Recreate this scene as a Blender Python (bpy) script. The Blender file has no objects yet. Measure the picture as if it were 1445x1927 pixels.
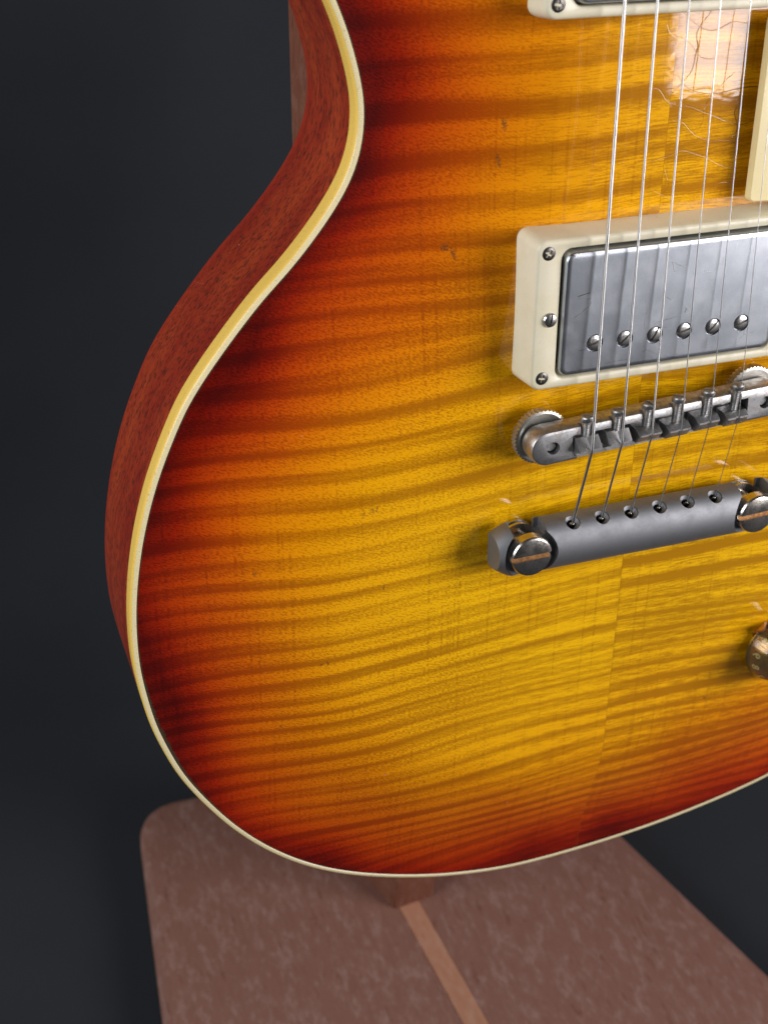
import bpy, bmesh, math, random
import numpy as np
from mathutils import Matrix, Vector
random.seed(7); np.random.seed(7)
scene = bpy.context.scene
col = scene.collection

# ------------------------------------------------------------------ frames
# guitar frame (mm): X to the treble side, Y along the strings towards the neck, Z out of the top,
# origin at the bridge.  Local frame of the guitar empty (m): (X, -Z-62, Y+197) / 1000.
LEAN = math.radians(8)
ROOT = Matrix.Translation((0, 0, 0.140)) @ Matrix.Rotation(-LEAN, 4, 'X')
def L(x, y, z): return Vector((x, -z - 62.0, y + 197.0)) * 0.001
def D(x, y, z): return Vector((x, -z, y))                  # direction / offset, no origin
def GW(x, y, z): return ROOT @ L(x, y, z)                   # guitar mm -> world m
def GWd(x, y, z): return (ROOT.to_3x3() @ D(x, y, z)).normalized()

# ------------------------------------------------------------------ camera
CAM = (-209.37, 178.88, 340.98)
RX, RD, RF = (.94091606, .00343797, .33862242), (-.16160772, -.87417669, .45792801), (.29759017, -.48559582, -.82197128)
cd = bpy.data.cameras.new('camera'); cam = bpy.data.objects.new('camera', cd); col.objects.link(cam)
r, u, b = GWd(*RX), -GWd(*RD), -GWd(*RF)
m = Matrix((r, u, b)).transposed().to_4x4(); m.translation = GW(*CAM)
cam.matrix_world = m
cd.sensor_fit = 'VERTICAL'; cd.sensor_height = 24.0; cd.sensor_width = 18.0
cd.lens = 24.0 * 2539.8 / 1927.0
cd.clip_start = 0.01; cd.clip_end = 50
cd.dof.use_dof = True; cd.dof.focus_distance = 0.412; cd.dof.aperture_fstop = 10.5
scene.camera = cam

# ------------------------------------------------------------------ world, lamps, exposure
w = bpy.data.worlds.new('World'); scene.world = w; w.use_nodes = True
w.node_tree.nodes['Background'].inputs[0].default_value = (0.80, 0.88, 1.0, 1)
w.node_tree.nodes['Background'].inputs[1].default_value = 0.03

def area(name, pos, target, sx, sy, power, color, upv=None):
    ld = bpy.data.lights.new(name, 'AREA'); ld.shape = 'RECTANGLE'; ld.size = sx; ld.size_y = sy
    ld.energy = power; ld.color = color
    o = bpy.data.objects.new(name, ld); col.objects.link(o)
    zz = (pos - target).normalized(); up = upv or Vector((0, 0, 1))
    xx = up.cross(zz).normalized(); yy = zz.cross(xx)
    mm = Matrix((xx, yy, zz)).transposed().to_4x4(); mm.translation = pos
    o.matrix_world = mm
    return o
# key softbox on the right: its lower inner corner mirrors in the lacquer below the upper pickup
P0 = Vector((-3, 98, 0)); d0 = Vector((.514, -.198, .8345)); DIST = 1150.0
KW, KH = 800.0, 800.0
rr = Vector((.851, 0, -.524)); uu = d0.cross(rr); uu = uu if uu.y > 0 else -uu
corner = P0 + d0 * DIST
kc = corner + rr * KW / 2 + uu * KH / 2
area('key_softbox', GW(*kc), GW(*(kc - d0 * 500)), KW / 1000, KH / 1000, 22.0, (1.0, 0.96, 0.99), GWd(*uu))
area('fill_softbox', GW(-1250, 420, 260), GW(-100, -20, -20), 0.9, 0.9, 14.5, (0.95, 0.97, 1.0))
scene.view_settings.view_transform = 'Standard'; scene.view_settings.look = 'None'
scene.view_settings.exposure = 0.15; scene.view_settings.gamma = 1.0
scene.cycles.use_denoising = True
scene.cycles.max_bounces = 6; scene.cycles.diffuse_bounces = 3; scene.cycles.glossy_bounces = 3; scene.cycles.transmission_bounces = 6

# ------------------------------------------------------------------ node helper
class NT:
    def __init__(s, name):
        s.m = bpy.data.materials.new(name); s.m.use_nodes = True
        s.t = s.m.node_tree; s.t.nodes.clear()
        s.out = s.t.nodes.new('ShaderNodeOutputMaterial')
        s.b = s.t.nodes.new('ShaderNodeBsdfPrincipled')
        s.t.links.new(s.b.outputs[0], s.out.inputs[0])
    def n(s, kind, **kw):
        x = s.t.nodes.new('ShaderNode' + kind)
        for k, v in kw.items(): setattr(x, k, v)
        return x
    def set(s, sock, v):
        if hasattr(v, 'bl_rna') and hasattr(v, 'links'): s.t.links.new(v, sock)
        elif isinstance(v, bpy.types.Node): s.t.links.new(v.outputs[0], sock)
        else: sock.default_value = v
    def math(s, op, a, b_=0.0, c=0.0, clamp=False):
        x = s.n('Math', operation=op); x.use_clamp = clamp
        s.set(x.inputs[0], a); s.set(x.inputs[1], b_); s.set(x.inputs[2], c)
        return x.outputs[0]
    def comb(s, x, y, z=0.0):
        c = s.n('CombineXYZ'); s.set(c.inputs[0], x); s.set(c.inputs[1], y); s.set(c.inputs[2], z); return c.outputs[0]
    def noise(s, vec, scale=1.0, detail=2.0, rough=0.5, dist=0.0):
        x = s.n('TexNoise'); s.set(x.inputs['Vector'], vec); x.inputs['Scale'].default_value = scale
        x.inputs['Detail'].default_value = detail; x.inputs['Roughness'].default_value = rough
        x.inputs['Distortion'].default_value = dist
        return x.outputs[0]
    def rng(s, v, a, b_, c=0.0, d=1.0, smooth=True):
        x = s.n('MapRange'); x.interpolation_type = 'SMOOTHSTEP' if smooth else 'LINEAR'
        s.set(x.inputs[0], v)
        for i, q in enumerate((a, b_, c, d)): s.set(x.inputs[i + 1], q)
        return x.outputs[0]
    def mix(s, f, a, b_, blend='MIX'):
        x = s.n('Mix', data_type='RGBA', blend_type=blend); s.set(x.inputs[0], f); s.set(x.inputs[6], a); s.set(x.inputs[7], b_)
        return x.outputs[2]
    def ramp(s, f, stops):
        x = s.n('ValToRGB'); e = x.color_ramp.elements
        while len(e) < len(stops): e.new(0.5)
        for q, (p_, c) in zip(e, stops): q.position = p_; q.color = (*c, 1)
        s.set(x.inputs[0], f); return x.outputs[0]
    def coords(s):
        tc = s.n('TexCoord'); sp = s.n('SeparateXYZ'); s.t.links.new(tc.outputs['Object'], sp.inputs[0])
        return tuple(s.math('MULTIPLY', sp.outputs[i], 1000.0) for i in range(3))
    def bump(s, h, strength=0.3, dist=0.0005, normal=None):
        x = s.n('Bump'); x.inputs['Strength'].default_value = strength; x.inputs['Distance'].default_value = dist
        s.set(x.inputs['Height'], h)
        if normal is not None: s.set(x.inputs['Normal'], normal)
        return x.outputs[0]
    def p(s, **kw):
        for k, v in kw.items(): s.set(s.b.inputs[k.replace('_', ' ')], v)
        return s.m

def RGB(r, g, b): return (r, g, b, 1)
def lin(r, g, b):
    f = lambda c: (c / 255 / 12.92 if c / 255 <= .04045 else ((c / 255 + .055) / 1.055) ** 2.4)
    return (f(r), f(g), f(b), 1)

# ------------------------------------------------------------------ materials
def mat_maple():
    t = NT('flamed_maple')
    X, Dp, Zc = t.coords(); Y = t.math('SUBTRACT', Zc, 197.0)
    at = t.n('Attribute', attribute_name='edge'); E = at.outputs['Fac']
    side = t.math('GREATER_THAN', X, 0.0); aX = t.math('ABSOLUTE', X)
    warp = t.n('Attribute', attribute_name='warp').outputs['Fac']; big = t.n('Attribute', attribute_name='big').outputs['Fac']
    Yt = t.math('ADD', Y, t.math('MULTIPLY', aX, .055))
    Yt = t.math('ADD', Yt, t.math('MULTIPLY', side, 5.6))
    Yt = t.math('ADD', Yt, t.math('MULTIPLY', warp, 1.0))
    # stripes get closer together towards the tail end
    ph = t.math('SUBTRACT', t.math('MULTIPLY', Yt, .112), t.math('MULTIPLY', t.math('MULTIPLY', Yt, Yt), .00013))
    wave = t.math('SINE', t.math('MULTIPLY', ph, 2 * math.pi))
    wave = t.math('SUBTRACT', t.rng(wave, -.95, .80, 0.0, 2.0), 1.0)
    w2 = t.math('SINE', t.math('MULTIPLY', t.math('ADD', ph, t.math('MULTIPLY', aX, .0035)), 2 * math.pi * 2.31))
    amp = t.rng(t.noise(t.comb(t.math('MULTIPLY', X, .012), t.math('MULTIPLY', Yt, .045), t.math('ADD', side, 3.0)), 1, 0.0), .28, .64, .38, 1.0)
    st1 = t.noise(t.comb(t.math('MULTIPLY', X, .008), t.math('MULTIPLY', Yt, .20), t.math('MULTIPLY', side, 9.0)), 1, 1.0, .5)
    flame = t.math('ADD', t.math('ADD', t.math('ADD', .56, t.math('MULTIPLY', w2, t.math('SUBTRACT', .24, t.math('MULTIPLY', amp, .14)))), t.math('MULTIPLY', t.math('MULTIPLY', wave, amp), .38)), t.math('MULTIPLY', t.math('SUBTRACT', st1, .5), 1.15), clamp=True)
    # silky flecks, strongest inside the bright curls
    fl_a = t.noise(t.comb(t.math('MULTIPLY', X, 1.0), t.math('ADD', t.math('MULTIPLY', Y, 1.9), t.math('MULTIPLY', X, .6)), 3.0), 1, .8, .6)
    fl_b = t.noise(t.comb(t.math('MULTIPLY', X, .16), t.math('MULTIPLY', Yt, 2.0), 8.0), 1, 1.0, .65)
    centre = t.rng(X, -75.0, -25.0)
    flk = t.math('ADD', t.math('MULTIPLY', fl_a, t.math('SUBTRACT', 1.0, t.math('MULTIPLY', centre, .75))), t.math('MULTIPLY', fl_b, t.math('MULTIPLY', centre, .75)))
    fleck = t.math('SUBTRACT', t.rng(flk, .36, .66, smooth=False), .5)
    famt = t.rng(flame, 0.0, 1.0, .28, 1.05)
    fac = t.math('ADD', flame, t.math('MULTIPLY', fleck, famt))
    # growth lines along the grain
    gl = t.noise(t.comb(t.math('MULTIPLY', X, .75), t.math('MULTIPLY', Y, .010), 5.0), 1, 1.0, .7)
    fac = t.math('SUBTRACT', fac, t.math('ADD', t.math('MULTIPLY', t.rng(gl, .55, .72), .22), t.math('MULTIPLY', side, .17)))  # right board also darkened: its chatoyance (sheen difference) is put into the colour
    fac = t.math('ADD', fac, t.math('MULTIPLY', big, .22), clamp=True)
    # sunburst finish by distance from the rim
    En = t.math('ADD', E, t.math('MULTIPLY', big, 9.0))
    up = t.rng(Y, 0.0, 125.0, 1.0, .90)
    En = t.math('DIVIDE', t.math('MULTIPLY', En, up), 126.0)
    light = t.ramp(En, [(0, (.15, .004, .001)), (.05, (.31, .014, .001)), (.115, (.51, .052, .001)), (.22, (.68, .135, .001)), (.36, (.80, .26, .001)), (.52, (.88, .40, .002)), (.85, (.90, .49, .003))])
    dark = t.ramp(En, [(0, (.070, .002, .001)), (.05, (.155, .006, .001)), (.115, (.27, .022, .001)), (.22, (.37, .056, .0007)), (.36, (.42, .108, .0007)), (.52, (.44, .165, .0007)), (.85, (.45, .200, .001))])
    colr = t.mix(fac, dark, light)
    # seam: glue line
    seam = t.math('LESS_THAN', aX, .12)
    colr = t.mix(t.math('MULTIPLY', seam, .35), colr, RGB(.25, .09, .005))
    # dirt worn into the joint with the binding
    rag = t.noise(t.comb(t.math('MULTIPLY', X, .9), t.math('MULTIPLY', Y, .9), 1.0), 1, 3.0, .7)
    rim = t.math('SUBTRACT', t.math('ADD', -.1, t.math('MULTIPLY', rag, t.math('ADD', 1.2, t.math('MULTIPLY', t.math('MULTIPLY', t.rng(Y, -150.0, -100.0, 0.0, 1.0), t.rng(Y, -100.0, -60.0, 1.0, 0.0)), t.math('MULTIPLY', t.math('LESS_THAN', X, -100.0), 1.5))))), E)
    colr = t.mix(t.rng(rim, 0.0, .35), colr, RGB(.05, .036, .022))
    # dents and nicks through the lacquer
    ding = None
    for (dx, dy, hw, hh, rot) in [(-89.6, -21.4, .9, 1.5, .2), (-88.2, -21.2, .5, 1.6, -.15), (-92.4, -22.3, .45, 1.1, -.4), (-85.9, -50.2, .5, 1.7, -.1),
                                 (-82.6, -62.9, .5, .8, 0), (-104.9, -75.1, .6, 1.2, .1), (-107.0, -75.4, .7, .8, 0), (-49.4, 91.4, 1.1, 2.6, .1), (-50.6, 81.2, .8, 3.0, .2),
                                 (-63.2, 55.4, 1.0, 2.6, .3), (-65.6, 57.2, 1.5, 1.6, .5), (9.4, -42.5, 1.3, .8, .4), (-120.0, -100.0, .7, 1.0, 0), (-70.0, -135.0, .5, 1.1, .2), (41.0, -125.0, .7, 1.2, .2),
                                 (-126.0, -40.0, .8, 1.0, 0), (60.0, -160.0, .9, .9, 0), (45.0, -163.0, .9, .9, 0), (76.0, -174.0, 1.1, 1.1, 0)]:
        ax = t.math('SUBTRACT', X, dx); ay = t.math('SUBTRACT', Y, dy); c, s = math.cos(rot), math.sin(rot)
        u_ = t.math('DIVIDE', t.math('ADD', t.math('MULTIPLY', ax, c), t.math('MULTIPLY', ay, s)), hw)
        v_ = t.math('DIVIDE', t.math('SUBTRACT', t.math('MULTIPLY', ay, c), t.math('MULTIPLY', ax, s)), hh)
        q = t.math('ADD', t.math('MULTIPLY', u_, u_), t.math('MULTIPLY', v_, v_))
        ding = q if ding is None else t.math('MINIMUM', ding, q)
    jag = t.noise(t.comb(t.math('MULTIPLY', X, 2.2), t.math('MULTIPLY', Y, 1.6), 11.0), 1, 3.0, .7)
    dm = t.rng(t.math('ADD', ding, t.math('MULTIPLY', t.math('SUBTRACT', jag, .5), 4.0)), .1, .6, 1.0, 0.0)
    dm = t.math('MULTIPLY', dm, t.math('LESS_THAN', ding, 1.6))
    colr = t.mix(t.math('MULTIPLY', dm, .62), colr, RGB(.075, .042, .016))
    # pale dust specks and tiny chips
    vo = t.n('TexVoronoi'); t.set(vo.inputs['Vector'], t.comb(X, Y, 0.0)); vo.inputs['Scale'].default_value = .055
    sp = t.math('MULTIPLY', t.rng(vo.outputs['Distance'], .010, .022, 1.0, 0.0), t.rng(t.noise(t.comb(t.math('MULTIPLY', X, .03), t.math('MULTIPLY', Y, .03), 4.0), 1, 1), .45, .55))
    colr = t.mix(t.math('MULTIPLY', sp, .5), colr, RGB(.62, .48, .45))
    # lacquer checking: fine cracks, mostly under the strings by the upper pickup
    ca_ = t.noise(t.comb(t.math('MULTIPLY', X, .045), t.math('MULTIPLY', Y, .05), 7.0), 1, 1.0, .6)
    cb_ = t.noise(t.comb(t.math('MULTIPLY', X, .05), t.math('MULTIPLY', Y, .06), 27.0), 1, 1.0, .6)
    fa = t.math('FRACT', t.math('ADD', t.math('ADD', t.math('MULTIPLY', Y, .125), t.math('MULTIPLY', X, .03)), t.math('MULTIPLY', ca_, 3.2)))
    fb = t.math('FRACT', t.math('ADD', t.math('SUBTRACT', t.math('MULTIPLY', X, .075), t.math('MULTIPLY', Y, .04)), t.math('MULTIPLY', cb_, 2.4)))
    l1 = t.math('ABSOLUTE', t.math('SUBTRACT', fa, .5)); l2 = t.math('ABSOLUTE', t.math('SUBTRACT', fb, .5))
    c1 = t.math('MULTIPLY', t.rng(l1, .006, .020, 1.0, 0.0), t.rng(cb_, .42, .52)); c2 = t.math('MULTIPLY', t.rng(l2, .006, .018, 1.0, 0.0), t.rng(ca_, .50, .58))
    crack = t.math('MAXIMUM', c1, c2)
    where = t.math('MULTIPLY', t.rng(X, -8.0, 6.0), t.rng(Y, 62.0, 84.0))
    crack = t.math('MULTIPLY', crack, t.math('ADD', t.math('MULTIPLY', where, .9), .05))
    colr = t.mix(t.math('MULTIPLY', crack, .75), colr, RGB(.09, .03, .012))
    # fine scratches in the clear coat
    orange = t.noise(t.comb(t.math('MULTIPLY', X, .22), t.math('MULTIPLY', Y, .5), 40.0), 1, 1, .5)
    hgt = t.math('SUBTRACT', t.math('MULTIPLY', orange, .10), t.math('MULTIPLY', crack, .5))
    nb = t.bump(flk, .35, .0004)
    nc = t.bump(hgt, .35, .0003)
    return t.p(Base_Color=colr, Roughness=.5, Specular_IOR_Level=.04, Normal=nb, Coat_Weight=1.0, Coat_Roughness=.045, Coat_IOR=1.5, Coat_Normal=nc)

def mat_mahogany(name, c1, c2, pore, gloss=.3, coat=.35, along=2, sc=1.0):
    t = NT(name); X = t.coords()
    a = [t.math('MULTIPLY', X[i], (.30 if i == along else 1.5) * sc) for i in range(3)]
    pr = t.noise(t.comb(*a), 1, 2.0, .6)
    bb = [t.math('MULTIPLY', X[i], (.010 if i == along else .075) * sc) for i in range(3)]
    bd = t.noise(t.comb(*bb), 1, 3.0, .55)
    base = t.mix(t.rng(bd, .3, .7), c1, c2)
    pm = t.rng(pr, .53, .64)
    base = t.mix(t.math('MULTIPLY', pm, .8), base, pore)
    return t.p(Base_Color=base, Roughness=gloss + .1, Normal=t.bump(pr, .25, .0003), Coat_Weight=coat, Coat_Roughness=gloss)

def mat_body():
    t = NT('cherry_mahogany'); X, Dp, Z = t.coords()
    pr = t.noise(t.comb(t.math('MULTIPLY', X, .75), t.math('MULTIPLY', Dp, 1.15), t.math('MULTIPLY', Z, .32)), 1, 1.5, .65)
    bd = t.noise(t.comb(t.math('MULTIPLY', X, .03), t.math('MULTIPLY', Dp, .09), t.math('MULTIPLY', Z, .02)), 1, 3.0, .6)
    base = t.mix(t.rng(bd, .32, .68), RGB(.255, .020, .007), RGB(.375, .048, .012))
    base = t.mix(t.math('MULTIPLY', t.rng(pr, .49, .63), .68), base, RGB(.055, .011, .007))
    # cherry stain left thicker at the rounded back edge
    base = t.mix(t.rng(Dp, -9.0, 0.0, 0.0, .75), base, RGB(.45, .030, .010))
    sc = t.n('TexVoronoi'); t.set(sc.inputs['Vector'], t.comb(X, Dp, Z)); sc.inputs['Scale'].default_value = .09
    chip = t.math('MULTIPLY', t.rng(sc.outputs['Distance'], .02, .035, 1.0, 0.0), t.rng(t.noise(t.comb(X, Dp, Z), .05, 1), .5, .6))
    base = t.mix(t.math('MULTIPLY', chip, .7), base, RGB(.6, .36, .28))
    # hairline scratches
    wv = t.noise(t.comb(t.math('MULTIPLY', X, .012), t.math('MULTIPLY', Dp, .02), t.math('MULTIPLY', Z, .3)), 1, 1.0)
    hair = t.math('MULTIPLY', t.rng(t.math('ABSOLUTE', t.math('SUBTRACT', wv, .5)), .0, .004, 1.0, 0.0), t.rng(t.noise(t.comb(X, Dp, Z), .045, 1), .55, .62))
    base = t.mix(t.math('MULTIPLY', hair, .45), base, RGB(.5, .12, .05))
    return t.p(Base_Color=base, Roughness=.42, Specular_IOR_Level=.35, Normal=t.bump(pr, .22, .0003), Coat_Weight=.45, Coat_Roughness=.26)

def mat_binding():
    t = NT('aged_binding'); X, Dp, Z = t.coords()
    at = t.n('Attribute', attribute_name='worn'); Wn = at.outputs['Fac']
    nz = t.noise(t.comb(t.math('MULTIPLY', X, .12), t.math('MULTIPLY', Dp, .5), t.math('MULTIPLY', Z, .12)), 1, 4.0, .65)
    f = t.rng(t.math('ADD', Wn, t.math('MULTIPLY', t.math('SUBTRACT', nz, .5), .5)), .35, .65)
    c = t.mix(f, RGB(.92, .60, .12), RGB(.84, .72, .42))
    n2 = t.noise(t.comb(t.math('MULTIPLY', X, .8), t.math('MULTIPLY', Dp, .8), t.math('MULTIPLY', Z, .8)), 1, 3.0, .6)
    c = t.mix(t.rng(n2, .60, .72, 0, .5), c, RGB(.42, .27, .10))
    return t.p(Base_Color=c, Roughness=.33, Normal=t.bump(n2, .12, .0003), Subsurface_Weight=.12, Subsurface_Radius=(.004, .003, .001), Subsurface_Scale=.4, Coat_Weight=.25, Coat_Roughness=.25)

def mat_plastic(name, c, tint, rough=.33):
    t = NT(name); X = t.coords(); v = t.comb(*X)
    n1 = t.noise(v, .09, 3.0, .6); n2 = t.noise(v, 1.2, 3.0, .6)
    base = t.mix(t.rng(n1, .35, .7, 0, .7), c, tint)
    base = t.mix(t.rng(n2, .62, .74, 0, .18), base, RGB(.25, .2, .12))
    return t.p(Base_Color=base, Roughness=t.rng(n2, .3, .7, rough - .06, rough + .1), Normal=t.bump(n2, .06, .0002), Subsurface_Weight=.08, Subsurface_Radius=(.003, .0025, .0015), Subsurface_Scale=.4)

def mat_metal(name, c, tarnish, rough, amount=.5, scale=.22, wear=.1, brown=None):
    t = NT(name); X = t.coords(); v = t.comb(*X)
    n1 = t.noise(v, scale, 4.0, .65); n2 = t.noise(v, 1.7, 3.0, .6)
    base = t.mix(t.rng(n1, .42, .66, 0, amount), c, tarnish)
    if brown: base = t.mix(t.rng(t.noise(v, scale * 1.7, 4.0, .7), .55, .68, 0, .8), base, brown)
    base = t.mix(t.rng(n2, .58, .72, 0, .35), base, tarnish)
    rg = t.math('ADD', t.rng(n1, .3, .7, rough, rough + wear), t.math('MULTIPLY', t.math('SUBTRACT', n2, .5), .10))
    return t.p(Base_Color=base, Metallic=1.0, Roughness=rg, Normal=t.bump(n2, .10, .0002))

def mat_cover():
    t = NT('satin_nickel_cover'); X, Dp, Z = t.coords(); v = t.comb(X, Dp, Z)
    n1 = t.noise(v, .10, 4.0, .6); n2 = t.noise(v, 2.2, 3.0, .65)
    base = t.mix(t.rng(n1, .38, .66), RGB(.40, .425, .46), RGB(.46, .485, .515))
    base = t.mix(t.rng(n2, .55, .75, 0, .3), base, RGB(.20, .21, .23))
    vc = t.n('TexVoronoi'); vc.feature = 'DISTANCE_TO_EDGE'
    t.set(vc.inputs['Vector'], t.comb(t.math('ADD', t.math('MULTIPLY', X, .03), t.noise(v, .05, 1)), t.math('MULTIPLY', Z, .05), 0.0)); vc.inputs['Scale'].default_value = 2.0
    scr = t.math('MULTIPLY', t.rng(vc.outputs['Distance'], .0, .008, 1.0, 0.0), t.rng(t.noise(v, .13, 1), .53, .6))
    base = t.mix(t.math('MULTIPLY', scr, .6), base, RGB(.8, .8, .8))
    rg = t.math('ADD', t.rng(n1, .3, .7, .36, .41), t.math('MULTIPLY', scr, -.15))
    return t.p(Base_Color=base, Metallic=1.0, Roughness=rg, Normal=t.bump(n2, .12, .0002))

def mat_string(name, pitch, c=(.72, .71, .69)):
    t = NT(name); X, Dp, Z = t.coords()
    n2 = t.noise(t.comb(X, Dp, t.math('MULTIPLY', Z, .08)), .8, 2.0)
    kw = dict(Base_Color=t.mix(t.rng(n2, .4, .65, 0, .4), RGB(*c), RGB(c[0] * .6, c[1] * .55, c[2] * .48)), Metallic=1.0, Roughness=.32)
    if pitch:
        sn = t.math('SINE', t.math('MULTIPLY', t.math('ADD', Z, t.math('MULTIPLY', X, .2)), 2 * math.pi / pitch))
        kw['Normal'] = t.bump(sn, .25, .00004)
        kw['Base_Color'] = t.mix(t.rng(sn, -.9, -.2, .22, 0.0), kw['Base_Color'], RGB(.12, .11, .10))
    return t.p(**kw)

def mat_backdrop():
    t = NT('dark_slate_cloth'); X, Y, Z = t.coords()
    v = t.comb(X, Y, Z)
    n = t.noise(v, .006, 3.0, .5); n2 = t.noise(v, .9, 2.0, .6)
    c = t.mix(t.rng(n, .3, .7), RGB(.0095, .0118, .0152), RGB(.0140, .0170, .0214))
    c = t.mix(t.rng(n2, .6, .75, 0, .25), c, RGB(.026, .029, .034))
    return t.p(Base_Color=c, Roughness=.9, Specular_IOR_Level=.2, Sheen_Weight=.15, Normal=t.bump(n2, .2, .0005))

def mat_stand(name, c1, c2, pore, pale, along):
    t = NT(name); X = t.coords()
    a = [t.math('MULTIPLY', X[i], .06 if i == along else .35) for i in range(3)]
    g = t.noise(t.comb(*a), 1, 4.0, .65)
    b1 = t.noise(t.comb(*X), .022, 3.0, .6)
    base = t.mix(t.rng(g, .3, .7), c1, c2)
    base = t.mix(t.rng(g, .56, .70, 0, .8), base, pore)
    base = t.mix(t.rng(t.noise(t.comb(t.math('MULTIPLY', X[0], .22), t.math('MULTIPLY', X[1], .10), t.math('MULTIPLY', X[2], .10)), 1, 5.0, .75), .46, .70, 0, .75), base, pale)
    return t.p(Base_Color=base, Roughness=.55, Normal=t.bump(g, .2, .0005), Coat_Weight=.2, Coat_Roughness=.4)

M = dict(
    maple=mat_maple(), body=mat_body(), binding=mat_binding(),
    cream=mat_plastic('cream_plastic', RGB(.76, .70, .52), RGB(.68, .62, .42)),
    guard=mat_plastic('pickguard_cream', RGB(.80, .68, .36), RGB(.74, .62, .32)),
    cover=mat_cover(),
    nickel=mat_metal('aged_nickel', RGB(.56, .56, .56), RGB(.32, .315, .30), .36, .85, .45, .14, RGB(.36, .27, .18)),
    steel=mat_metal('screw_steel', RGB(.55, .54, .52), RGB(.20, .18, .16), .25, .7, .5, .12),
    dkscrew=mat_metal('dark_screw', RGB(.16, .15, .14), RGB(.07, .06, .05), .35, .7, .8, .1),
    wheel=mat_metal('wheel_nickel', RGB(.58, .56, .50), RGB(.33, .31, .27), .36, .7, .2, .12),
    alu=mat_metal('dull_aluminium', RGB(.26, .265, .275), RGB(.215, .22, .23), .58, .6, .12, .06),
    stud=mat_metal('polished_stud', RGB(.66, .63, .58), RGB(.48, .42, .35), .20, .5, .2, .12, RGB(.46, .33, .22)),
    rust=mat_metal('rusty_slot', RGB(.45, .24, .10), RGB(.25, .12, .06), .5, .7, .8, .1),
    copper=mat_metal('pointer_metal', RGB(.60, .38, .27), RGB(.35, .20, .14), .3, .6, .3, .1),
    wound=mat_string('wound_string', .30), wound2=mat_string('wound_string_fine', .24), plain=mat_string('plain_string', 0, (.80, .80, .79)),
    cloth=mat_backdrop(),
    board=mat_stand('stand_board_wood', RGB(.185, .083, .058), RGB(.205, .096, .070), RGB(.135, .050, .031), RGB(.275, .165, .135), 1),
    strip=mat_stand('stand_strip_wood', RGB(.33, .150, .085), RGB(.38, .18, .105), RGB(.28, .11, .055), RGB(.40, .22, .15), 1),
    post=mat_stand('stand_post_wood', RGB(.125, .042, .024), RGB(.165, .062, .036), RGB(.08, .025, .012), RGB(.18, .085, .06), 2),
)
for k_, v_ in (('Coat Weight', 0.0), ('Specular IOR Level', .15), ('Roughness', .75)): M['post'].node_tree.nodes['Principled BSDF'].inputs[k_].default_value = v_
t = NT('dark_cavity'); M['cavity'] = t.p(Base_Color=RGB(.012, .011, .010), Roughness=.7)
t = NT('clear_amber'); M['amber'] = t.p(Base_Color=RGB(.93, .80, .42), Roughness=.06, Transmission_Weight=.95, IOR=1.49)
t = NT('gold_paint'); X_ = t.coords(); M['gold'] = t.p(Base_Color=t.mix(t.rng(t.noise(t.comb(*X_), .6, 3), .4, .7), RGB(.30, .17, .035), RGB(.20, .11, .02)), Metallic=.85, Roughness=.25)
t = NT('numeral_cream'); M['num'] = t.p(Base_Color=RGB(.92, .88, .62), Roughness=.5)

# ------------------------------------------------------------------ mesh helpers
def mesh_obj(name, verts, faces, mat, parent=None, sharp=35, raw=False, attrs=None, loc=None):
    me = bpy.data.meshes.new(name)
    vs = [tuple(v) for v in verts] if raw else [tuple(L(*v)) for v in verts]
    me.from_pydata(vs, [], [tuple(f) for f in faces]); me.validate(); me.update()
    bm = bmesh.new(); bm.from_mesh(me); bmesh.ops.recalc_face_normals(bm, faces=bm.faces); bm.to_mesh(me); bm.free()
    for p_ in me.polygons: p_.use_smooth = True
    me.set_sharp_from_angle(angle=math.radians(sharp))
    if attrs:
        for k, vals in attrs.items():
            a = me.attributes.new(k, 'FLOAT', 'POINT'); a.data.foreach_set('value', np.asarray(vals, dtype=np.float32))
    me.materials.append(mat)
    o = bpy.data.objects.new(name, me); col.objects.link(o)
    if parent: o.parent = parent
    if loc is not None: o.location = loc
    return o

def tag(o, label=None, cat=None, kind=None, group=None):
    if label: o['label'] = label
    if cat: o['category'] = cat
    if kind: o['kind'] = kind
    if group: o['group'] = group
    return o

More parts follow.
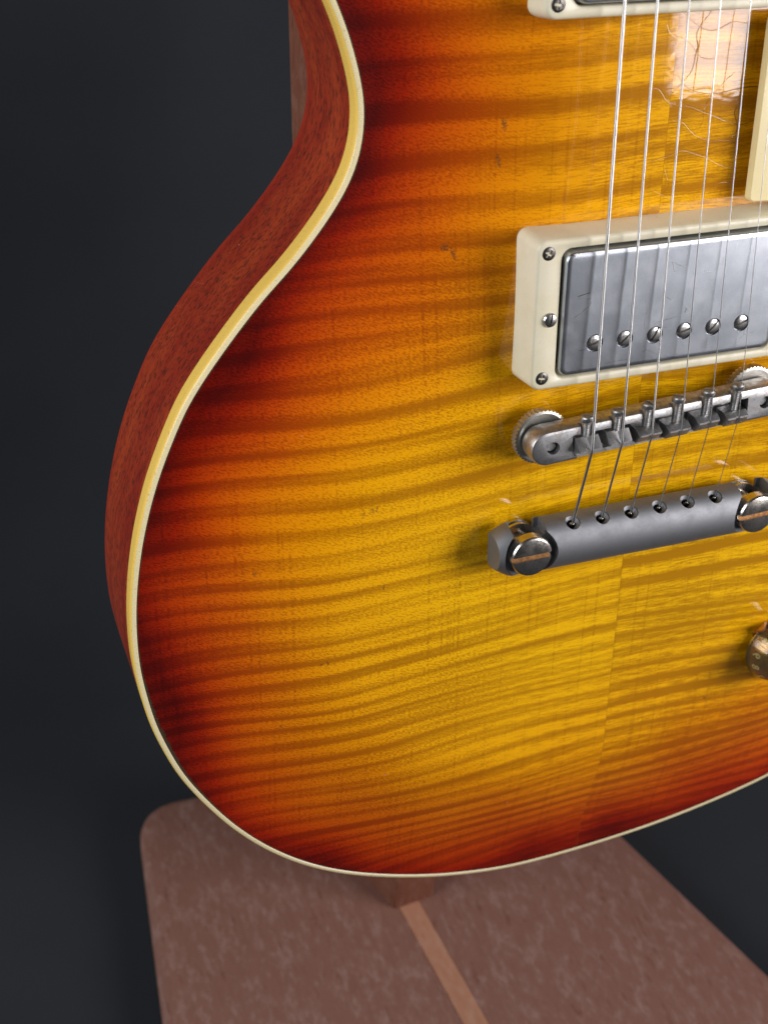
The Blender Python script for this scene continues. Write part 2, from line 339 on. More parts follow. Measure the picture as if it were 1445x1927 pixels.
class MB:
    def __init__(s): s.v = []; s.f = []
    def loft(s, loops, cap0=True, cap1=True, closed=True):
        n = len(loops[0]); base = len(s.v)
        for lp in loops: s.v.extend([tuple(map(float, q)) for q in lp])
        for k in range(len(loops) - 1):
            for i in range(n if closed else n - 1):
                j = (i + 1) % n
                s.f.append((base + k * n + i, base + k * n + j, base + (k + 1) * n + j, base + (k + 1) * n + i))
        if cap0: s.f.append(tuple(base + i for i in range(n))[::-1])
        if cap1: s.f.append(tuple(base + (len(loops) - 1) * n + i for i in range(n)))
        return s
    def box(s, x0, x1, y0, y1, z0, z1, bev=0.0):
        r = rrect((x0 + x1) / 2, (y0 + y1) / 2, abs(x1 - x0) / 2, abs(y1 - y0) / 2, max(bev, .05), 2 if bev else 1)
        def at(z, off=0.0):
            cx, cy = (x0 + x1) / 2, (y0 + y1) / 2
            rr_ = rrect(cx, cy, abs(x1 - x0) / 2 - off, abs(y1 - y0) / 2 - off, max(bev - off, .05), 2 if bev else 1)
            return [(a, b_, z) for a, b_ in rr_]
        if bev: s.loft([at(z0, bev * .6), at(z0 + bev * .6), at(z1 - bev * .6), at(z1, bev * .6)])
        else: s.loft([at(z0), at(z1)])
        return s
    def lathe(s, prof, c=(0, 0, 0), axis='z', n=32, knurl=0.0):
        loops = []
        for rad, h in prof:
            lp = []
            for i in range(n):
                a = 2 * math.pi * i / n
                rd = rad - (knurl if (i % 2 and rad > 8.5 and knurl) else 0)
                p_, q = rd * math.cos(a), rd * math.sin(a)
                if axis == 'z': lp.append((c[0] + p_, c[1] + q, c[2] + h))
                elif axis == 'y': lp.append((c[0] + q, c[1] + h, c[2] + p_))
                else: lp.append((c[0] + h, c[1] + p_, c[2] + q))
            loops.append(lp)
        return s.loft(loops)
    def map(s, fn): s.v = [fn(*q) for q in s.v]; return s
    def build(s, name, mat, parent=None, sharp=35, raw=False, loc=None, **k): return mesh_obj(name, s.v, s.f, mat, parent, sharp, raw, loc=loc, **k)

def rrect(cx, cy, hw, hh, r_, n=6):
    r_ = min(r_, hw - .001, hh - .001); out = []
    for qx, qy, a0 in ((1, 1, 0), (-1, 1, 90), (-1, -1, 180), (1, -1, 270)):
        for i in range(n + 1):
            a = math.radians(a0 + 90 * i / n)
            out.append((cx + qx * (hw - r_) + r_ * math.cos(a), cy + qy * (hh - r_) + r_ * math.sin(a)))
    return out

def boolean(o, cutters):
    par = o.parent; o.parent = None
    for c in cutters:
        md = o.modifiers.new('cut', 'BOOLEAN'); md.operation = 'DIFFERENCE'; md.solver = 'EXACT'; md.object = c
    dg = bpy.context.evaluated_depsgraph_get(); dg.update()
    me = bpy.data.meshes.new_from_object(o.evaluated_get(dg)); o.modifiers.clear()
    o.data = me; o.parent = par
    for p_ in me.polygons: p_.use_smooth = True
    me.set_sharp_from_angle(angle=math.radians(30))
    for c in cutters:
        mc = c.data; bpy.data.objects.remove(c); bpy.data.meshes.remove(mc)

# ------------------------------------------------------------------ backdrop (floor running up into a wall)
prof = [(-1.6, 0)] + [(y, 0) for y in np.linspace(-1.2, .20, 12)]
R_ = .12; y_w = .34
for i in range(1, 17):
    a = math.pi / 2 * i / 16; prof.append((y_w - R_ + R_ * math.sin(a), R_ - R_ * math.cos(a)))
prof += [(y_w, z) for z in np.linspace(.2, 1.7, 10)]
xs_ = np.linspace(-1.6, 1.6, 41); V = []; F = []
for x in xs_:
    for (y, z) in prof:
        wob = .004 * math.sin(x * 9 + 1.3) * min(1, max(0, z - .05) * 4) + .0015 * math.sin(x * 31 + z * 4) * min(1, max(0, z) * 4)
        V.append((x, y + wob, z))
npf = len(prof)
for i in range(len(xs_) - 1):
    for j in range(npf - 1): F.append((i * npf + j, (i + 1) * npf + j, (i + 1) * npf + j + 1, i * npf + j + 1))
bd = mesh_obj('backdrop', V, F, M['cloth'], raw=True, sharp=60); tag(bd, kind='structure')

# ------------------------------------------------------------------ guitar stand (world metres via mm)
def W(x, y, z): return (x * .001, y * .001, z * .001)
stand = bpy.data.objects.new('guitar_stand', None); col.objects.link(stand); stand.location = (-.02, .04, 0)
tag(stand, 'reddish brown wooden guitar stand with flat tapered base and upright post', 'guitar stand')
def sp(name, mb, mat, parent=None):
    off = Vector(stand.location) * 1000
    mb.map(lambda x, y, z: ((x - off.x) * .001, (y - off.y) * .001, (z - off.z) * .001))
    return mb.build(name, mat, parent or stand, raw=True)
# board corners on the floor (x, depth)
def poly_round(pts, rad, n=8):
    out = []
    for i in range(len(pts)):
        p_, a, b_ = Vector(pts[i]), Vector(pts[i - 1]), Vector(pts[(i + 1) % len(pts)])
        u_, v_ = (a - p_).normalized(), (b_ - p_).normalized()
        s_, e_ = p_ + u_ * rad, p_ + v_ * rad
        for k in range(n + 1):
            q = k / n; out.append(tuple((1 - q) ** 2 * s_ + 2 * q * (1 - q) * p_ + q * q * e_))
    return out
BT = 16.0
HB = BT            # top of the board; floor clearance numbers were solved for the board top
outl = [(-144, 151), (77, 141), (148, -110), (-171, -110)]
def bo(inset): 
    cx = sum(p_[0] for p_ in outl) / 4; cy = sum(p_[1] for p_ in outl) / 4
    return poly_round([(p_[0] + (inset if p_[0] < cx else -inset), p_[1] + (inset if p_[1] < cy else -inset)) for p_ in outl], 24 - inset)
mb = MB().loft([[(x, y, z) for x, y in bo(i)] for i, z in ((2.5, -BT + .2), (0, -BT + 3), (0, -4), (.8, -1.6), (2.2, -.4), (4, 0))])
base_board = None
BZ = BT            # raise everything by the board thickness
mb.map(lambda x, y, z: (x, y, z + BT)); base_board = sp('base_board', mb, M['board'])
mb = MB()
sx = lambda y: -25 + (44 - y) * .088
mb.loft([[(sx(y) - hw, y, z), (sx(y) + hw, y, z), (sx(y) + hw, y, z2), (sx(y) - hw, y, z2)] for y, hw, z, z2 in ((150, 5.4, BT - 2, BT + .35), (-109.5, 5.4, BT - 2, BT + .35))])
sp('inlay_strip', mb, M['strip'], base_board)
def pq(z, i): return [(x, y, z) for x, y in poly_round([(-33.5 + i, 46 + i), (-11.5 - i, 48 + i), (-7 - i, 108 - i), (-49 + i, 106 - i)], 1.6, 3)]
mb = MB().loft([pq(BT + .05, 0), pq(BT + 330, 0), pq(BT + 332, 2)]); sp('post', mb, M['post'])
# back rest behind the body, parallel to the guitar's back
mb = MB(); mb.box(-88.3, 30, -110, 190, -83, -64.5, 2.5)
mb.map(lambda x, y, z: tuple(GW(x, y, z) * 1000 + Vector((0, 0, BT)))); 
ROOT = Matrix.Translation((0, 0, BT * .001)) @ ROOT
cam.matrix_world = Matrix.Translation((0, 0, BT * .001)) @ cam.matrix_world
for ob in list(scene.objects):
    if ob.type == 'LIGHT': ob.matrix_world = Matrix.Translation((0, 0, BT * .001)) @ ob.matrix_world
sp('back_rest', mb, M['post'])
mb = MB(); mb.box(-50, 6, -214, -199.6, -105, -30, 2.0)
mb.map(lambda x, y, z: tuple(GW(x, y, z) * 1000)); sp('cradle', mb, M['post'])

# ------------------------------------------------------------------ guitar
guitar = bpy.data.objects.new('electric_guitar', None); col.objects.link(guitar)
guitar.matrix_world = ROOT
tag(guitar, 'cherry sunburst electric guitar with flamed maple top and cream binding, leaning on wooden stand', 'guitar')

IN = [(-95.4,124.9),(-92.1,116.8),(-89.7,108.6),(-88.1,101.6),(-87.6,95.9),(-88.1,88.8),(-89.9,81.6),(-93.3,74.5),(-98.1,67.5),(-103.2,61.1),(-110.1,53.4),(-117.4,46.4),(-123.9,39.2),(-130.6,31.2),(-136.4,23.8),(-142.1,15.5),(-147.6,4.4),(-151.8,-5.3),(-154.8,-13.7),(-157.8,-24.0),(-159.8,-32.9),(-161.4,-42.1),(-162.5,-51.5),(-163.0,-61.3),(-162.9,-71.4),(-161.7,-82.1),(-159.6,-94.4),(-156.1,-106.2),(-152.4,-116.3),(-147.6,-125.7),(-141.7,-135.6),(-134.7,-145.7),(-125.6,-156.3),(-116.1,-165.1),(-106.2,-172.4),(-96.1,-178.2),(-85.7,-182.9),(-73.0,-187.6),(-57.8,-192.0),(-42.2,-195.1),(-28.7,-196.7),(-14.9,-197.0),(1.3,-196.6),(17.8,-195.6),(34.5,-194.0),(51.3,-191.5),(68.4,-188.2),(80.6,-185.2),(88,-183)]
UP = [(-101,137),(-113,158),(-124,180),(-130,203),(-127,226),(-114,243),(-92,254),(-66,258),(-44,256),(-28,255)]
RT = [(104,-174.5),(121,-163),(138,-146),(152,-122),(160,-95),(163,-62),(160,-30),(150,2),(135,27),(117,48),(103,64),(96,84),(98,106),(108,128),(116,150),(112,172),(100,186),(84,188),(68,182),(50,182),(36,196),(28,220),(26,255)]
ctrl = UP[::-1] + IN + RT
def smooth_closed(pts, step=2.2):
    P = np.array(pts, float); n = len(P); out = []
    for i in range(n):
        p0, p1, p2, p3 = P[(i - 1) % n], P[i], P[(i + 1) % n], P[(i + 2) % n]
        k = max(2, int(np.linalg.norm(p2 - p1) / .8))
        for q in np.linspace(0, 1, k, endpoint=False):
            out.append(.5 * ((2 * p1) + (-p0 + p2) * q + (2 * p0 - 5 * p1 + 4 * p2 - p3) * q * q + (-p0 + 3 * p1 - 3 * p2 + p3) * q ** 3))
    C_ = np.array(out)
    def resample(C_, st):
        Q = np.vstack([C_, C_[:1]]); s_ = np.r_[0, np.cumsum(np.linalg.norm(np.diff(Q, axis=0), axis=1))]
        m_ = int(s_[-1] / st); tt = np.linspace(0, s_[-1], m_, endpoint=False)
        return np.c_[np.interp(tt, s_, Q[:, 0]), np.interp(tt, s_, Q[:, 1])]
    C_ = resample(C_, 1.0)
    for _ in range(30): C_ = .25 * np.roll(C_, 1, 0) + .5 * C_ + .25 * np.roll(C_, -1, 0)
    return resample(C_, step)
O0 = smooth_closed(ctrl)                               # wood / binding joint
def normals(C_):
    d_ = np.roll(C_, -1, 0) - np.roll(C_, 1, 0); n_ = np.c_[d_[:, 1], -d_[:, 0]]; n_ /= np.linalg.norm(n_, axis=1)[:, None]
    # outward check
    a = np.sum(C_[:, 0] * np.roll(C_[:, 1], -1) - np.roll(C_[:, 0], -1) * C_[:, 1])
    return n_ if a > 0 else -n_
N0 = normals(O0)
def off(dist, z): return [(x, y, z) for x, y in O0 + N0 * dist]
ZR = -12.0; BW = 1.9; BHT = 6.6
# mahogany back and sides
mb = MB().loft([off(BW - .02, ZR - BHT)] + [off(BW, ZR - BHT - .2)] + [off(BW, z) for z in np.linspace(ZR - BHT - 8, -58.5, 5)] + [off(BW - .35, -60.0), off(BW - 1.2, -61.3), off(BW - 2.5, -62.0)])
mb.build('body', M['body'], guitar, sharp=50)
# binding
rings = [(BW + .03, ZR - BHT + .02, 0), (BW + .05, ZR - 2.2, 0), (BW, ZR - 1.1, 0), (BW - .3, ZR - .3, .3), (BW - .75, ZR + .02, .9), (.25, ZR + .12, 1), (.02, ZR - .05, 1), (.02, ZR - BHT + .02, 0)]
mb = MB(); mb.loft([off(d_, z) for d_, z, _ in rings] + [off(rings[0][0], rings[0][1])], False, False)
nb = len(O0)
mesh_obj('binding', mb.v, mb.f, M['binding'], guitar, 40, attrs={'worn': [wv for _, _, wv in rings + [rings[0]] for _ in range(nb)]})

# carved, book-matched maple top: two boards joined at the centre line
def dist_edge(P):
    A = O0; B = np.roll(O0, -1, 0); d_ = B - A; out = np.empty(len(P))
    for s_ in range(0, len(P), 2000):
        q = P[s_:s_ + 2000]
        tt = np.clip(((q[:, None] - A) * d_).sum(-1) / (d_ * d_).sum(-1), 0, 1)
        out[s_:s_ + 2000] = np.sqrt((((A + tt[..., None] * d_) - q[:, None]) ** 2).sum(-1)).min(1)
    return out
def carve(d_):
    q = np.clip((d_ - 2.0) / 62.0, 0, 1); return ZR * (1 - q * q * (3 - 2 * q))
from mathutils import noise as mn
def fbm(x, y, z, fx, fy): return mn.noise(Vector((x * fx, y * fy, z))) + .5 * mn.noise(Vector((x * fx * 2.1, y * fy * 2.1, z + 9)))
def top_board(sign):
    nO = len(O0)
    def cross(lo):
        best = None
        for i in range(nO):
            j = (i + 1) % nO
            if (O0[i, 0] <= 0) != (O0[j, 0] <= 0) and ((O0[i, 1] + O0[j, 1] < 0) == lo):
                f_ = O0[i, 0] / (O0[i, 0] - O0[j, 0]); return i, j, O0[i] + f_ * (O0[j] - O0[i])
    ib, jb, pb = cross(True); iu, ju, pu = cross(False)
    # walk the outline from the bottom crossing to the top crossing on this side
    step = 1 if (O0[jb, 0] * sign > 0) else -1
    k = jb if step == 1 else ib; seq = [pb]
    stop = iu if step == 1 else ju
    while True:
        seq.append(O0[k]);
        if k == stop: break
        k = (k + step) % nO
    seq.append(pu); seq = np.array(seq); m_ = len(seq)
    s_ = np.r_[0, np.cumsum(np.linalg.norm(np.diff(seq, axis=0), axis=1))]; s_ /= s_[-1]
    ys = pb[1] + (pu[1] - pb[1]) * s_
    ts = np.r_[0, .004, .010, .02, np.linspace(.035, 1, 62)]
    P = np.array([[a * (1 - q) + np.array([sign * .0, yy]) * q for q in ts] for a, yy in zip(seq, ys)])
    flat = P.reshape(-1, 2); de = dist_edge(flat); z = carve(de)
    nt = len(ts); V = [(x, y, zz) for (x, y), zz in zip(flat, z)]; F = []
    for i in range(m_ - 1):
        for j in range(nt - 1): F.append((i * nt + j, i * nt + j + 1, (i + 1) * nt + j + 1, (i + 1) * nt + j))
    # skirt and underside so that the board is solid
    base = len(V)
    for i in range(m_): V.append((*seq[i], ZR - BHT + .1))
    for i in range(m_): V.append((0, ys[i], ZR - BHT + .1))
    for i in range(m_ - 1):
        F.append((base + i, i * nt, (i + 1) * nt, base + i + 1))
        F.append((base + m_ + i, base + i, base + i + 1, base + m_ + i + 1))
        F.append((i * nt + nt - 1, base + m_ + i, base + m_ + i + 1, (i + 1) * nt + nt - 1))
    o = mesh_obj('top_board', V, F, M['maple'], guitar, 40, attrs={'edge': list(de) + [0.0] * (2 * m_), 'warp': [fbm(x, y, sign * 3 + 5, .0055, .020) * 6.0 for x, y in flat] + [0.0] * (2 * m_), 'big': [fbm(x, y, 17, .018, .018) for x, y in flat] + [0.0] * (2 * m_)})
    return o
top_board(-1); top_board(1)

# neck and fingerboard end (just above the frame)
mb = MB().loft([[(-w_, y, -8), (w_, y, -8), (w_, y, 3.5), (w_ * .6, y, 5), (-w_ * .6, y, 5), (-w_, y, 3.5)] for y, w_ in ((186, 28), (320, 26.5))])
mb.build('neck', M['cavity'], guitar)

def screw(name, mat, parent, pos, rad, height, slot='cross', rot=0.0, dome=True):
    """small screw head: disc with a cut slot, sunk slot floor dark"""
    x, y, z = pos; n = 24
    if dome: prof_ = [(rad * .98, -1.2), (rad, height * .3), (rad * .86, height * .72), (rad * .55, height * .95), (.02, height)]
    else: prof_ = [(rad, -3.0), (rad, height * .8), (rad * .93, height), (.02, height)]
    mb = MB().lathe(prof_, (0, 0, 0), 'z', n)
    o = mesh_obj(name, [tuple(D(*q) * .001) for q in mb.v], mb.f, mat, parent, 40, raw=True)
    cut = []
    for k in range(2 if slot == 'cross' else 1):
        a = rot + k * math.pi / 2
        sw = rad * (.17 if slot == 'cross' else .13); sl = rad * (.62 if slot == 'cross' else 1.3)
        cb = MB().box(-sl, sl, -sw, sw, height - rad * .42, height + 3)
        ca, sa = math.cos(a), math.sin(a)
        cb.map(lambda X, Y, Z: (X * ca - Y * sa, X * sa + Y * ca, Z))
        cut.append(mesh_obj('cutter', [tuple(D(*q) * .001) for q in cb.v], cb.f, mat, None, raw=True))
    boolean(o, cut)
    o.location = L(x, y, z)
    return o

def pickup(yc, zr0, zr1, zc, hwc, screws=True):
    """cream ring + metal cover. zr0 / zr1: ring height on the tail / neck side"""
    zt = lambda y: zr0 + (zr1 - zr0) * (y - yc + 22.6) / 45.2
    def lp(hw, hh, r_, dz=None, z=None, n=7): return [(x, y, zt(y) + dz if z is None else z) for x, y in rrect(0, yc, hw, hh, r_, n)]
    ihw, ihh = hwc + .75, 19.75
    mb = MB().loft([lp(ihw, ihh, 3.2, z=2.0), lp(45.3, 23.4, 3.6, z=-6.0), lp(45.2, 23.3, 3.6, z=0), lp(44.5, 22.7, 3.2, -.9), lp(44.2, 22.4, 3.0, -.25), lp(43.6, 21.8, 2.6, 0),
                    lp(ihw + .35, ihh + .35, 3.4, 0), lp(ihw, ihh, 3.2, -.4), lp(ihw, ihh, 3.2, z=2.0)], False, False)
    random.seed(int(yc) + 3)
    mb.map(lambda x, y, z: (x + (.22 * math.sin(y * .55) * math.cos(y * .21 + 1) if abs(x) > 43 else 0), y, z))
    ring = mb.build('pickup_ring', M['cream'], guitar, 50)
    mb = MB().loft([lp(ihw + .1, ihh + .1, 3, z=3.0), lp(ihw + .1, ihh + .1, 3, z=4.0)]); mb.build('cavity', M['cavity'], ring)
    mb = MB().loft([[(x, y, z) for x, y in rrect(0, yc, hwc - o_, 19.0 - o_, max(2.9 - o_, .6), 7)] for o_, z in ((0, 4.1), (0, zc - 1.5), (.12, zc - .85), (.5, zc - .3), (1.1, zc - .03), (1.8, zc))])
    cover = mb.build('pickup_cover', M['cover'], guitar, 50)
    cut = []; spots = [(-25 + 10 * i, yc - 9.5) for i in range(6)]
    for x, y in spots:
        c = MB().lathe([(2.75, zc - 1.2), (2.75, zc + 2)], (x, y, 0), 'z', 28); cut.append(c.build('cutter', M['cover']))
    boolean(cover, cut)
    for i, (x, y) in enumerate(spots):
        screw('pole_screw', M['steel'], cover, (x, y, zc - .5), 2.45, .6, 'slot', [.35, .75, 1.05, .3, .8, .35][i])
    for x in (-1, 1):
        for y in (-1, 1):
            screw('ring_screw', M['dkscrew'], ring, (x * 41.0, yc + y * 18.9, zt(yc + y * 18.9) - .15), 2.05, .55, 'cross', .4 + x * y)
        screw('height_screw', M['steel'], ring, (x * 39.6, yc - .9, zt(yc) - .1), 2.2, 1.3, 'slot', 1.35)
pickup(39.2, 12.0, 11.2, 12.9, 36.0)
pickup(142.8, 7.6, 6.0, 9.2, 36.0)

# bridge ---------------------------------------------------------
SL = math.atan(2.1 / 37)
def B_(x, y, z): return (x * math.cos(SL) - y * math.sin(SL), x * math.sin(SL) + y * math.cos(SL), z)
def blp(hw, hh, r_, z, cy=0): return [(x, y, z) for x, y in rrect(0, cy, hw, hh, r_, 10)]
mb = MB().loft([blp(44.0, 5.3, 5.2, 7.4), blp(44.2, 5.6, 5.5, 8.0), blp(44.2, 5.6, 5.5, 13.6), blp(43.9, 5.3, 5.2, 14.3), blp(43.3, 4.7, 4.6, 14.6)])
mb.map(B_); bridge = mb.build('bridge', M['nickel'], guitar)
cuts = []
def cutter(mb): mb.map(B_); cuts.append(mb.build('cutter', M['nickel']))
cutter(MB().box(-30.6, 30.6, -4.3, 2.9, 9.3, 20, .5))
for x in (-37, 37): cutter(MB().lathe([(2.1, 11.4), (2.1, 20)], (x, 0, 0), 'z', 24))
XS = [-26 + 10.4 * i for i in range(6)]
SY = [-2.9 + 1.4, -2.4 + .8, -1.2 + .2, -1.6 - .3, -.7 - .8, -.8 - 1.4]     # saddle offsets across the bridge
SZ = [18.4, 17.9, 17.7, 17.4, 17.1, 16.9]
for x in XS: cutter(MB().box(x - 2.0, x + 2.0, 2.2, 7, 12.2, 20))
cutter(MB().box(-29.0, 29.0, -8, -3.8, 13.2, 20))
boolean(bridge, cuts)
for x in (-37, 37):
    mb = MB().lathe([(1.9, 0), (1.9, 12.4), (1.5, 12.9), (.05, 12.9)], (x, 0, 0), 'z', 20).map(B_); mb.build('post_stud', M['nickel'], bridge)
    mb = MB().lathe([(8.0, 3.2), (9.0, 3.5), (9.0, 6.3), (8.0, 6.6), (2.0, 6.6)], (x, 0, 0), 'z', 84, knurl=.5).map(B_)
    mb.build('thumbwheel', M['wheel'], bridge, 20)
for i, x in enumerate(XS):
    sy, pz = SY[i], SZ[i] - .3
    flip = -1 if i < 2 else 1
    # saddle block with a ridge; the ridge sits to one side
    prof_ = [(-2.3, 10.0), (2.4, 10.0), (2.4, 14.6), (.9 * flip + .3, pz), (.9 * flip - .3, pz), (-2.3, 14.6)]
    rid = .9 * flip
    mb = MB().loft([[(x + dx, sy - rid + y, z if z < 15.0 else z - dz) for y, z in prof_] for dx, dz in ((-3.9, .35), (-3.5, 0), (-.75, 0), (-.25, .45), (.25, .45), (.75, 0), (3.5, 0), (3.9, .35))]).map(B_)
    sad = mb.build('saddle', M['nickel'], bridge, 25)
    # threaded length screw with its head towards the pickup
    pr = [(.9, sy + 1.0)]
    y = sy + 1.2
    while y < 6.2: pr += [(1.35, y), (.95, y + .32)]; y += .64
    pr += [(1.0, 6.4), (1.0, 7.0), (1.95, 7.1), (2.15, 7.5), (2.15, 8.5), (1.8, 8.9), (.05, 9.0)]
    tilt = .16
    mb = MB().lathe(pr, (0, 0, 0), 'y', 22).map(lambda X, Y, Z, x=x: (x + X, Y, 13.9 + Z + (Y - 2) * tilt)).map(B_)
    sc = mb.build('saddle_screw', M['nickel'], bridge)
    a = [.9, .5, 1.4, .7, .8, 2.2][i]; ca, sa = math.cos(a), math.sin(a)
    cb = MB().box(-3, 3, -.28, .28, 8.2, 12)
    cb.map(lambda X, Y, Z, x=x: (x + X * ca - Y * sa, Z, 13.9 + (X * sa + Y * ca) + (Z - 2) * tilt)).map(B_)
    boolean(sc, [cb.build('cutter', M['nickel'])])

# tailpiece ------------------------------------------------------
TY = -38.2 - 1.5
def tail_prof(x):
    # (y, z) section of the bar
    ax = abs(x); k = 1.0 if ax < 34 else max(.35, 1 - (ax - 34) / 19 * .5)
    e = 0 if ax < 46.5 else (ax - 46.5) / 5.5
    out = []
    for i in range(15):
        a = math.pi * i / 14
        yy = 9.0 * math.cos(a); zz = 5.6 + 8.6 * math.sin(a) ** .72
        out.append((yy * (1 - .36 * e ** 1.4), 3.2 + (zz - 3.2) * (1 - .12 * e)))
    out += [(-7.9 * (1 - .36 * e ** 1.4), 3.4), (7.9 * (1 - .36 * e ** 1.4), 3.4)]
    return out
xs_t = [-52.0, -51.5, -50, -48, -46.5, -46] + list(np.linspace(-45, 45, 31)) + [46, 46.5, 48, 50, 51.5, 52.0]
mb = MB().loft([[(x, TY + y, z) for y, z in tail_prof(x)] for x in xs_t])
tail = mb.build('tailpiece', M['alu'], guitar)
cuts = []
for s_ in (-1, 1):
    cx = s_ * 41.3
    cuts.append(MB().lathe([(9.0, 9.9), (9.0, 30)], (cx, TY, 0), 'z', 48).build('cutter', M['alu']))
    cuts.append(MB().loft([[(x, y, z) for x, y in [(cx - 4.3, TY + 12)] + [(cx + 4.3 * math.cos(a), TY + 4.3 * math.sin(a)) for a in np.linspace(math.pi, 2 * math.pi, 17)] + [(cx + 4.3, TY + 12)]] for z in (-2, 30)]).build('cutter', M['alu']))
    cuts.append(MB().box(cx - 5.8, cx + 5.8, TY + 5, TY + 14, 4.5, 30).build('cutter', M['alu']))
HY, HZ = -32.2, 10.2
for x in XS:
    c = MB().lathe([(1.5, -14), (1.5, -1.2), (2.5, -.4), (2.6, 9)], (0, 0, 0), 'y', 24)
    ca, sa = math.cos(math.radians(38)), math.sin(math.radians(38))
    c.map(lambda X, Y, Z, x=x: (x + X, HY + Y * ca - Z * sa, HZ + Y * sa + Z * ca)); cuts.append(c.build('cutter', M['alu']))
boolean(tail, cuts)
for s_ in (-1, 1):
    cx = s_ * 41.3
    st = MB().lathe([(6.6, -4), (6.6, 1.4), (6.0, 1.9), (6.3, 2.2), (6.3, 3.2), (3.7, 3.5), (3.7, 10.05), (6.6, 10.1), (6.9, 10.5), (6.95, 13.6), (6.6, 14.15), (6.0, 14.4), (.05, 14.45)], (cx, TY, 0), 'z', 56).build('stud', M['stud'], tail, 30)
    a = .02 if s_ < 0 else .04
    cb = MB().box(-9, 9, -.85, .85, 12.6, 20).map(lambda X, Y, Z: (cx + X * math.cos(a) - Y * math.sin(a), TY + X * math.sin(a) + Y * math.cos(a), Z))
    boolean(st, [cb.build('cutter', M['stud'])])
    mb = MB().box(-6.6, 6.6, -.84, .84, 12.4, 12.72).map(lambda X, Y, Z: (cx + X * math.cos(a) - Y * math.sin(a), TY + X * math.sin(a) + Y * math.cos(a), Z)); mb.build('slot_rust', M['rust'], st)
# ball ends of the strings resting in the holes come with each string
GA = [.98, .76, .58, .38, .30, .24]
ZTOP = [12.8, 12.6, 12.2, 11.8, 11.1, 10.6]
for i, x in enumerate(XS):
    bx, by, _ = B_(x, SY[i], 0)
    by += 0.0
    sl = (ZTOP[i] - SZ[i]) / (125 - by); xn = x * (1 - .255 * 190 / 628)
    pts = [Vector((xn, 190, SZ[i] + sl * (190 - by)))]
    pts += [Vector((xn + (bx - xn) * q, 190 + (by - 190) * q, SZ[i] + sl * (190 - by) * (1 - q))) for q in (.25, .5, .75, .97)]
    pts += [Vector((bx, by + .6, SZ[i] + .06)), Vector((bx, by - .2, SZ[i])), Vector((bx, by - 1.2, SZ[i] - .35))]
    h_ = Vector((x, HY, HZ + .2)); p0 = pts[-1]
    pts += [p0 + (h_ - p0) * q for q in (.15, .5, .85, 1.0)]
    pts += [Vector((x, HY - 2.0, HZ - 1.9)), Vector((x, HY - 4.5, HZ - 4.0))]
    rad = GA[i] / 2; n = 10; loops = []
    for k, p_ in enumerate(pts):
        tg = (pts[min(k + 1, len(pts) - 1)] - pts[max(k - 1, 0)]).normalized()
        a_ = tg.cross(Vector((1, 0, 0))).normalized(); b_ = tg.cross(a_)
        loops.append([tuple(p_ + a_ * rad * math.cos(2 * math.pi * q / n) + b_ * rad * math.sin(2 * math.pi * q / n)) for q in range(n)])
    mb = MB().loft(loops); so = mb.build('string', M['wound'] if i < 2 else (M['wound2'] if i == 2 else M['plain']), guitar, 60)
    mb = MB().lathe([(.05, -.9), (.6, -.8), (rad + .35, -.3), (rad + .35, .9), (rad, 1.2), (.05, 1.2)], (0, 0, 0), 'y', 14).map(lambda X, Y, Z: (x + X, HY - .9 + Y * .7, HZ - .8 + Y * .7 + Z)); mb.build('string_winding', M['plain'], so)

# pickguard ------------------------------------------------------
gp = [(26.7, 65), (60, 63.2), (92, 64), (96, 70), (84, 104), (76, 150), (70, 172), (52, 176), (50, 117.5), (26.2, 117.5)]
def gl(z, ins=0):
    P = poly_round(gp, 1.6, 4); c = Vector((55, 110)); return [(x + (c.x - x) / 60 * ins, y + (c.y - y) / 60 * ins, z) for x, y in P]
mb = MB().loft([gl(3.4), gl(5.6), gl(6.1, .5)]); mb.build('pickguard', M['guard'], guitar, 30)

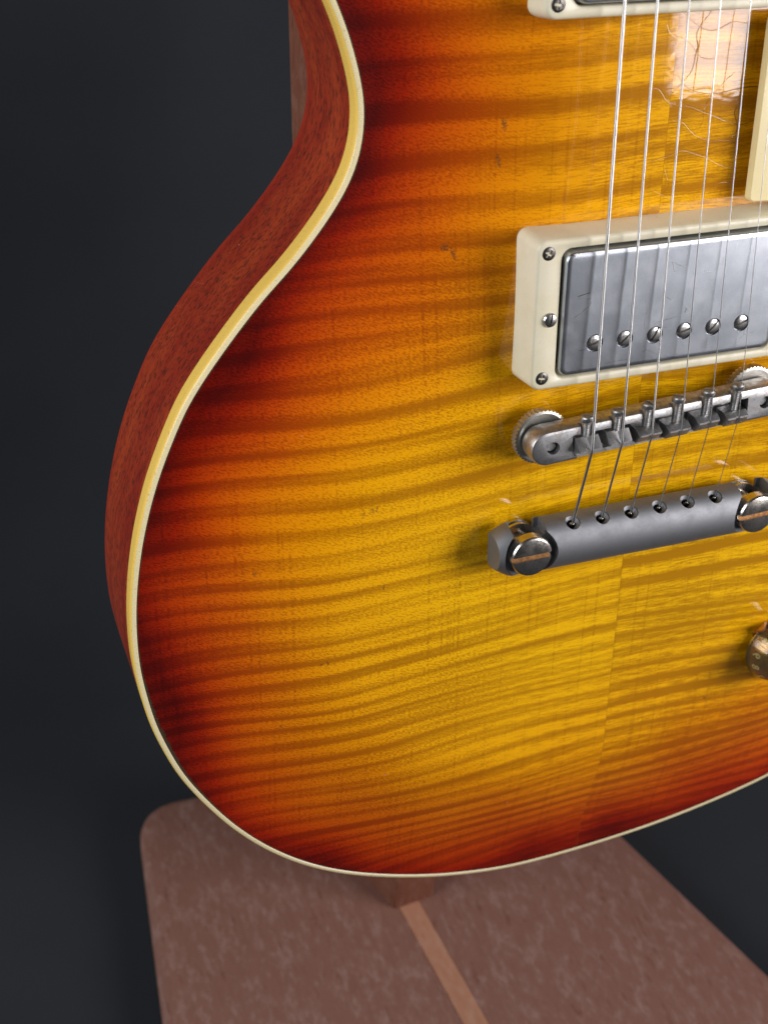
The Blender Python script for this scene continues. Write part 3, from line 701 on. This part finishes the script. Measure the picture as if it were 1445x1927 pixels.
# control knob ---------------------------------------------------
KX, KY = 67.8, -107.5; kz = float(carve(dist_edge(np.array([[KX, KY]])))[0])
mb = MB().lathe([(.05, .5), (12.9, .6), (13.0, 1.2), (12.7, 2.6), (11.2, 6.2), (9.8, 8.0), (9.3, 8.8), (9.2, 14.2), (8.9, 14.9), (8.2, 15.2), (.05, 15.2)], (KX, KY, kz + 1.4), 'z', 72)
knob = mb.build('control_knob', M['amber'], guitar, 40)
mb = MB().lathe([(.05, .8), (11.6, .9), (11.7, 1.4), (10.2, 5.2), (8.4, 7.4), (8.2, 13.6), (.05, 13.9)], (KX, KY, kz + 1.4), 'z', 64); mb.build('knob_core', M['gold'], knob)
for d_ in range(0, 11):
    cu = bpy.data.curves.new('numeral', 'FONT'); cu.body = str(d_); cu.size = 4.2; cu.align_x = 'CENTER'; cu.align_y = 'CENTER'; cu.extrude = .05
    to = bpy.data.objects.new('numeral', cu); col.objects.link(to)
    dg = bpy.context.evaluated_depsgraph_get(); dg.update(); me = bpy.data.meshes.new_from_object(to.evaluated_get(dg))
    vs = [tuple(v.co) for v in me.vertices]; fs = [tuple(p_.vertices) for p_ in me.polygons]
    bpy.data.objects.remove(to); bpy.data.curves.remove(cu); bpy.data.meshes.remove(me)
    ang = math.radians(205 - d_ * 27 + 210)
    ra = 10.55; tl = math.atan2(3.8, 1.5)
    def pm(X, Y, Z):
        rr2 = ra - Y * math.cos(tl) + (Z + .35) * math.sin(tl); hh2 = 3.9 + Y * math.sin(tl) + (Z + .35) * math.cos(tl)
        a2 = ang - X / ra
        return (KX + rr2 * math.cos(a2), KY + rr2 * math.sin(a2), kz + 1.4 + hh2)
    mesh_obj('numeral', [pm(*q) for q in vs], fs, M['num'], knob, 30)
# pointer washer under the knob
pa = math.radians(128)
def PP(r_, t_, z): return (KX + r_ * math.cos(pa) - t_ * math.sin(pa), KY + r_ * math.sin(pa) + t_ * math.cos(pa), kz + z)
mb = MB().loft([[PP(2, -5, .3), PP(2, 5, .3), PP(2, 5, 1.0), PP(2, -5, 1.0)], [PP(12.5, -3.4, .3), PP(12.5, 3.4, .3), PP(12.5, 3.4, 1.0), PP(12.5, -3.4, 1.0)],
                [PP(14.6, -2.2, 2.4), PP(14.6, 2.2, 2.4), PP(14.2, 2.2, 3.2), PP(14.2, -2.2, 3.2)], [PP(15.4, -.4, 5.0), PP(15.4, .4, 5.0), PP(14.8, .4, 5.4), PP(14.8, -.4, 5.4)]])
mb.build('pointer', M['copper'], knob, 25)
